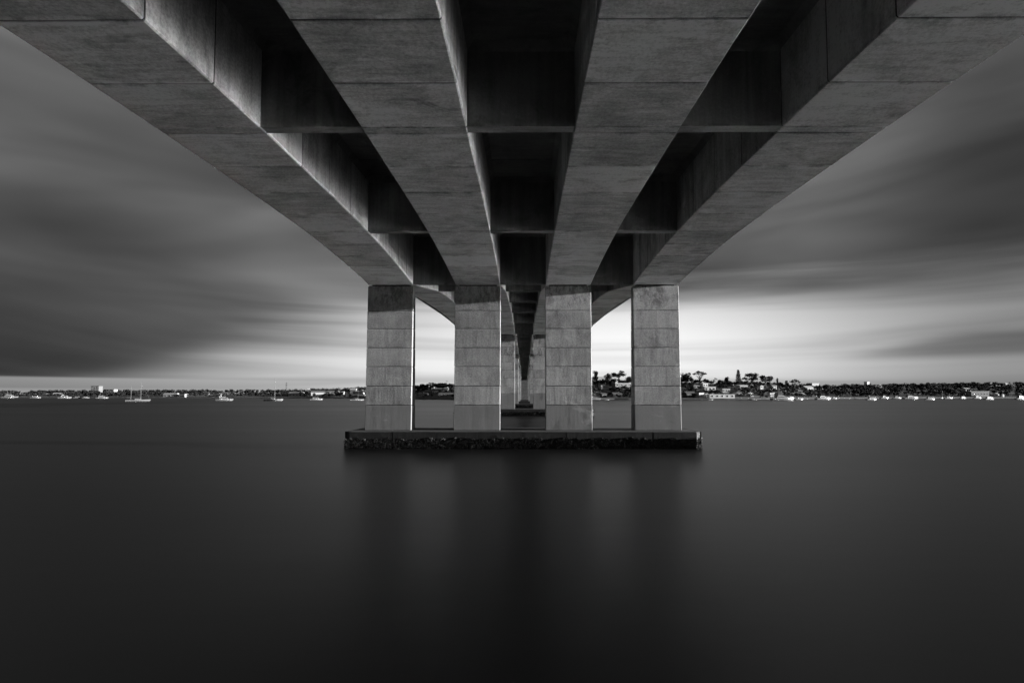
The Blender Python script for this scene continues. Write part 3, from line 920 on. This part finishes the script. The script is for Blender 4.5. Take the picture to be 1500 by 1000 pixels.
# woods that read as one mass
def wood(name, px0, px1, count, tmin, tmax, hgt, seed, label, leaf='leaf'):
    rnd = random.Random(seed); G = Geo()
    for _ in range(count):
        px = rnd.uniform(px0, px1); t = rnd.uniform(tmin, tmax) if rnd.random() < .75 else rnd.uniform(.8, 1.05)
        s, r = curve(SHORE, px), curve(RIDGE, px)
        D = s + (r - s) * t
        zb = ground(px, D); h = rnd.uniform(*hgt); w = h * rnd.uniform(.42, .75)
        wp = w * FPX / D; ytop = HORIZON - (zb + h - CAM.z) * FPX / D; ybot = HORIZON - (zb - CAM.z) * FPX / D
        if any(D < hd_ + 10 and px + wp * .8 > a and px - wp * .8 < b and ytop < HORIZON + 30 and (ytop < yt + 2.5) and ybot > yt for a, b, yt, hd_ in HOUSES) and rnd.random() < (.93 if px < 1250 else .75): continue
        c0 = Vector((wx(px, D), D, zb))
        G.tube(c0 - Vector((0, 0, .3)), c0 + Vector((0, 0, h * .5)), .25, .15, 4)
        m = 5 if h > 6 else 3
        for i in range(m):
            a = rnd.uniform(0, 6.28); rr = rnd.uniform(.1, .55) * w
            leaf_cluster(G, c0 + Vector((rr * math.cos(a), rr * math.sin(a), h * rnd.uniform(.45, .85))), (w * .55, w * .55, h * .2), 20, .62 if D > 700 else .5, rnd, .5)
    tag(G.obj(name, M[leaf]), label, 'trees', kind='stuff')


wood('wood', -320, 540, 1500, .02, 1.0, (3.5, 8.5), 21, 'low dark belt of trees along the whole left bank')
wood('wood', 590, 700, 300, .02, 1.0, (3.5, 7.5), 22, 'dark scrub covering the mound between the two left columns')
wood('wood', 735, 835, 130, .02, .9, (3, 6), 25, 'dark scrub on the far bank below the end of the deck')
wood('wood', 835, 1190, 950, .02, 1.0, (3, 6.5), 23, 'dark bushes and low trees filling the slope of the right hill', 'leaf2')
wood('wood', 1170, 1800, 1500, .02, 1.0, (4, 9.5), 24, 'continuous dark wood along the right bank to the edge of the photo')


# ------------------------------------------------------------------ boats
def hull_geo(L, Bm, fb, sheer=.35, draft=.35, n=11):
    secs = []
    for i in range(n):
        t = i / (n - 1); x = -L / 2 + L * t
        wdt = Bm / 2 * (0.86 + .14 * math.sin(t * math.pi * .9)) * (1 if t < .5 else max(0.02, 1 - ((t - .5) / .5) ** 2.2))
        top = fb * (1 + sheer * t * t); rise = draft * (t ** 4) * 1.3
        xo = 0.06 * L * max(0, t - .8) / .2
        secs.append([(x + xo, -wdt, top), (x + xo * .5, -wdt * .88, top * .3), (x, -wdt * .35, -draft + rise), (x, wdt * .35, -draft + rise), (x + xo * .5, wdt * .88, top * .3), (x + xo, wdt, top)])
    return Geo().sweep(secs)


def boat_parts(kind, L):
    """returns list of (name, mesh) in boat space, bow towards +x, waterline at z = 0"""
    out = []
    Bm = L * .27; fb = L * .085 + .25
    if kind == 'dinghy':
        out.append(('hull', hull_geo(L, L * .36, .55).mesh('hull', M['hull'])))
        g = Geo(); g.box(-.25, .25, -L * .16, L * .16, .32, .40); g.box(-L * .3, -L * .3 + .4, -L * .15, L * .15, .32, .40)
        out.append(('thwart', g.mesh('thwart', M['mid'])))
        out.append(('outboard', Geo().box(-L / 2 - .35, -L / 2 + .02, -.18, .18, .1, .95).mesh('outboard', M['hulld'])))
        return out
    if kind == 'sail' or kind == 'ketch':
        fb = L * .07 + .25
        out.append(('hull', hull_geo(L, L * .26, fb, .3, .4).mesh('hull', M['hull'])))
        c = Geo(); c.hexa([(-L * .12, -L * .07, fb), (L * .16, -L * .05, fb * 1.05), (L * .16, L * .05, fb * 1.05), (-L * .12, L * .07, fb), (-L * .10, -L * .06, fb + .75), (L * .10, -L * .04, fb + .65), (L * .10, L * .04, fb + .65), (-L * .10, L * .06, fb + .75)])
        out.append(('cabin', c.mesh('cabin', M['hull'])))
        masts = [(L * .08, L * 1.32)] if kind == 'sail' else [(L * .12, L * .95), (-L * .30, L * .72)]
        for mx, mh in masts:
            out.append(('mast', Geo().tube((mx, 0, fb), (mx, 0, mh), .085, .06, 6).mesh('mast', M['metal'])))
            bl = L * .33 if mx > 0 else L * .18
            out.append(('boom', Geo().tube((mx, 0, fb + 1.5), (mx - bl, 0, fb + 1.55), .2, .16, 6).mesh('boom', M['canvas'])))
            s = Geo()
            for sx in (-1, 1): s.tube((mx, sx * L * .11, fb), (mx, 0, mh * .92), .025, .025, 3)
            if mx > 0: s.tube((L * .5, 0, fb * 1.3), (mx, 0, mh * .96), .025, .025, 3)
            out.append(('stay', s.mesh('stay', M['metal'])))
        return out
    out.append(('hull', hull_geo(L, Bm, fb).mesh('hull', M['hull'])))
    st = Geo(); st.box(-L * .47, L * .22, -Bm * .47 - .06, Bm * .47 + .06, fb * .62, fb * .72)
    out.append(('stripe', st.mesh('stripe', M['hulld'])))
    c = Geo()
    a0, a1 = -L * .28, L * .20; w = Bm * .36; z0, z1 = fb * .98, fb + 1.25 + L * .02
    c.hexa([(a0, -w, z0), (a1 + L * .08, -w * .7, z0), (a1 + L * .08, w * .7, z0), (a0, w, z0), (a0 + .2, -w * .9, z1), (a1 - L * .03, -w * .75, z1), (a1 - L * .03, w * .75, z1), (a0 + .2, w * .9, z1)])
    out.append(('cabin', c.mesh('cabin', M['hull'])))
    wn = Geo()
    for s in (-1, 1): wn.box(a0 + .6, a1 - L * .02, s * w * .93 - .05, s * w * .93 + .05, z0 + (z1 - z0) * .5, z0 + (z1 - z0) * .82)
    out.append(('window', wn.mesh('window', M['glass'])))
    if kind in ('cruiser', 'yacht'):
        fbz = z1
        f = Geo(); f.hexa([(a0 * .8, -w * .8, fbz), (a1 * .5, -w * .6, fbz), (a1 * .5, w * .6, fbz), (a0 * .8, w * .8, fbz), (a0 * .8, -w * .8, fbz + .7), (a1 * .3, -w * .55, fbz + .6), (a1 * .3, w * .55, fbz + .6), (a0 * .8, w * .8, fbz + .7)])
        out.append(('flybridge', f.mesh('flybridge', M['hull'])))
        t = Geo(); t.box(a0 * .8, a1 * .25, -w * .75, w * .75, fbz + 2.0, fbz + 2.1)
        for xx in (a0 * .75, a1 * .2):
            for s in (-1, 1): t.tube((xx, s * w * .6, fbz + .6), (xx, s * w * .65, fbz + 2.02), .05, .05, 4)
        out.append(('canopy', t.mesh('canopy', M['canvas'] if kind == 'cruiser' else M['hull'])))
        out.append(('aerial', Geo().tube((a0 * .5, 0, fbz + 2.1), (a0 * .6, 0, fbz + 4.2), .04, .02, 4).mesh('aerial', M['metal'])))
    rl = Geo()
    for s in (-1, 1):
        rl.tube((L * .02, s * Bm * .42, fb * 1.1 + .7), (L * .47, s * Bm * .08, fb * 1.3 + .75), .03, .03, 3)
        for q in (.05, .2, .35): rl.tube((L * q, s * Bm * (.42 - max(0, q - .1) * .55), fb * 1.05), (L * q, s * Bm * (.42 - max(0, q - .1) * .55), fb * 1.15 + .72), .025, .025, 3)
    out.append(('rail', rl.mesh('rail', M['metal'])))
    return out


BOAT = {}
NAMES = {'dinghy': ('dinghy', 'dinghy'), 'sail': ('sailing_yacht', 'sailboat'), 'ketch': ('sailing_ketch', 'sailboat'), 'launch': ('motor_launch', 'motorboat'), 'cruiser': ('motor_cruiser', 'motorboat'), 'yacht': ('motor_yacht', 'motorboat')}


def boat(kind, px, yw, lpx, rot, label):
    rot = 13 + (rot % 7) - 3 + (180 if kind == 'dinghy' and rot > 90 else 0)     # moored boats all lie to the same wind
    D = CAM.z * FPX / (yw - HORIZON)
    L = lpx * D / FPX
    Lq = {'dinghy': 4.5, 'sail': 12.0, 'ketch': 14.0, 'launch': 9.0, 'cruiser': 13.0, 'yacht': 18.0}[kind]
    if kind not in BOAT: BOAT[kind] = boat_parts(kind, Lq)
    s = L / Lq
    o = empty(NAMES[kind][0], (wx(px, D), D, 0), R(rot))
    tag(o, label, NAMES[kind][1], 'boats moored off the far shore')
    for nm, me in BOAT[kind]:
        link(nm, me, o, scale=(s, s, s))
    return o


BL = [
    ('cruiser', 12, 583.2, 20, 8, 'white motor cruiser moored nearest the left edge of the photo'),
    ('launch', 50, 583.2, 13, 170, 'small white launch, second moored boat from the left edge'),
    ('launch', 93, 583.5, 16, 5, 'white launch moored left of the dark apartment tower'),
    ('launch', 112, 583.2, 10, 185, 'left of two small launches side by side before the dark apartment tower'),
    ('launch', 124, 583.2, 9, 10, 'right of two small launches side by side before the dark apartment tower'),
    ('cruiser', 148, 583.6, 15, 174, 'white cruiser moored right below the dark apartment tower'),
    ('ketch', 201, 588.2, 30, 12, 'white two masted yacht, nearest boat on the left water'),
    ('cruiser', 328, 586.95, 22, 6, 'white cruiser with dark canopy moored alone between two yachts on the left'),
    ('sail', 400, 587.0, 25, 10, 'white sailing yacht with a very tall mast on the left water'),
    ('launch', 463, 586.2, 17, 172, 'white launch moored in front of the long white warehouse'),
    ('sail', 523, 586.6, 18, 185, 'sailing yacht moored just left of the leftmost column'),
    ('dinghy', 889, 585.9, 6, 30, 'tiny white dinghy in the gap between the two right columns'),
    ('dinghy', 1040, 585.8, 8, 5, 'white dinghy floating before the long white pavilion'),
    ('dinghy', 1101, 585.6, 9, 168, 'white dinghy floating below the spreading gum trees'),
    ('yacht', 1144, 586.4, 34, 7, 'largest white motor yacht, lying right of the pavilion'),
    ('launch', 1169, 585.6, 13, 172, 'white launch close to the stern of the largest motor yacht'),
    ('yacht', 1204, 585.5, 26, 6, 'second large white motor yacht, right of the largest one'),
    ('cruiser', 1220, 584.4, 10, 160, 'small cruiser just behind the bow of the second motor yacht'),
    ('sail', 1244, 583.8, 10, 10, 'sailing yacht between the second motor yacht and the apartment tower'),
    ('launch', 1274, 586.1, 17, 4, 'white launch moored in front of the pale apartment tower'),
    ('cruiser', 1293, 583.9, 15, 172, 'white cruiser right of the launch below the pale apartment tower'),
    ('cruiser', 1311, 584.0, 14, 14, 'left one of a cluster of cruisers on the right water'),
    ('yacht', 1331, 584.5, 24, 176, 'long low motor yacht in the cluster on the right water'),
    ('launch', 1359, 585.8, 16, 8, 'bright launch at the right end of the cluster of cruisers'),
    ('sail', 1377, 583.8, 9, 5, 'sailing yacht in the background left of the long boat club'),
    ('launch', 1386, 584.3, 14, 176, 'white launch in front of the background yacht, left of the boat club'),
    ('launch', 1407, 584.0, 12, 6, 'small white launch just left of the long boat club'),
    ('cruiser', 1428, 583.9, 14, 170, 'white cruiser lying right in front of the long boat club'),
    ('launch', 1445, 585.5, 17, 4, 'bright launch right of and nearer than the boat club cruiser'),
    ('cruiser', 1491, 585.0, 20, 5, 'white cruiser cut by the right edge of the photo'),
]
for rec in BL: boat(*rec)

# ------------------------------------------------------------------ poles and a lattice mast on the left bank
def lattice(px, ytop, D, label):
    zb = ground(px, D); h = wz(ytop, D) - zb
    o = empty('lattice_mast', (wx(px, D), D, zb)); tag(o, label, 'mast')
    for sx in (-1, 1):
        for sy_ in (-1, 1):
            Geo().tube((sx * 1.3, sy_ * 1.3, -.5), (sx * .25, sy_ * .25, h), .16, .10, 4).obj('leg', M['metal'], o)
    b = Geo()
    for k in range(7):
        z = h * k / 7; w0 = 1.3 - 1.05 * k / 7; z2 = h * (k + 1) / 7; w1 = 1.3 - 1.05 * (k + 1) / 7
        b.tube((-w0, -w0, z), (w1, -w1, z2), .07, .07, 3); b.tube((w0, w0, z), (-w1, w1, z2), .07, .07, 3)
    b.obj('bracing', M['metal'], o)
    a = Geo()
    for z in (.78, .92): a.tube((-2.2, 0, h * z), (2.2, 0, h * z), .12, .12, 4)
    a.obj('crossarm', M['metal'], o)


lattice(419, 560, 930, 'thin lattice mast above the trees right of the tall masted yacht')
D_ = 740; zb_ = ground(654.5, D_); h_ = wz(557.5, D_) - zb_
po = empty('utility_pole', (wx(654.5, D_), D_, zb_)); tag(po, 'utility pole with crossarm on the mound beside the second column', 'pole')
Geo().tube((0, 0, -.5), (0, 0, h_), .22, .16, 6).obj('pole', M['bark'], po)
Geo().box(-1.6, 1.6, -.12, .12, h_ - .9, h_ - .6).obj('crossarm', M['bark'], po)
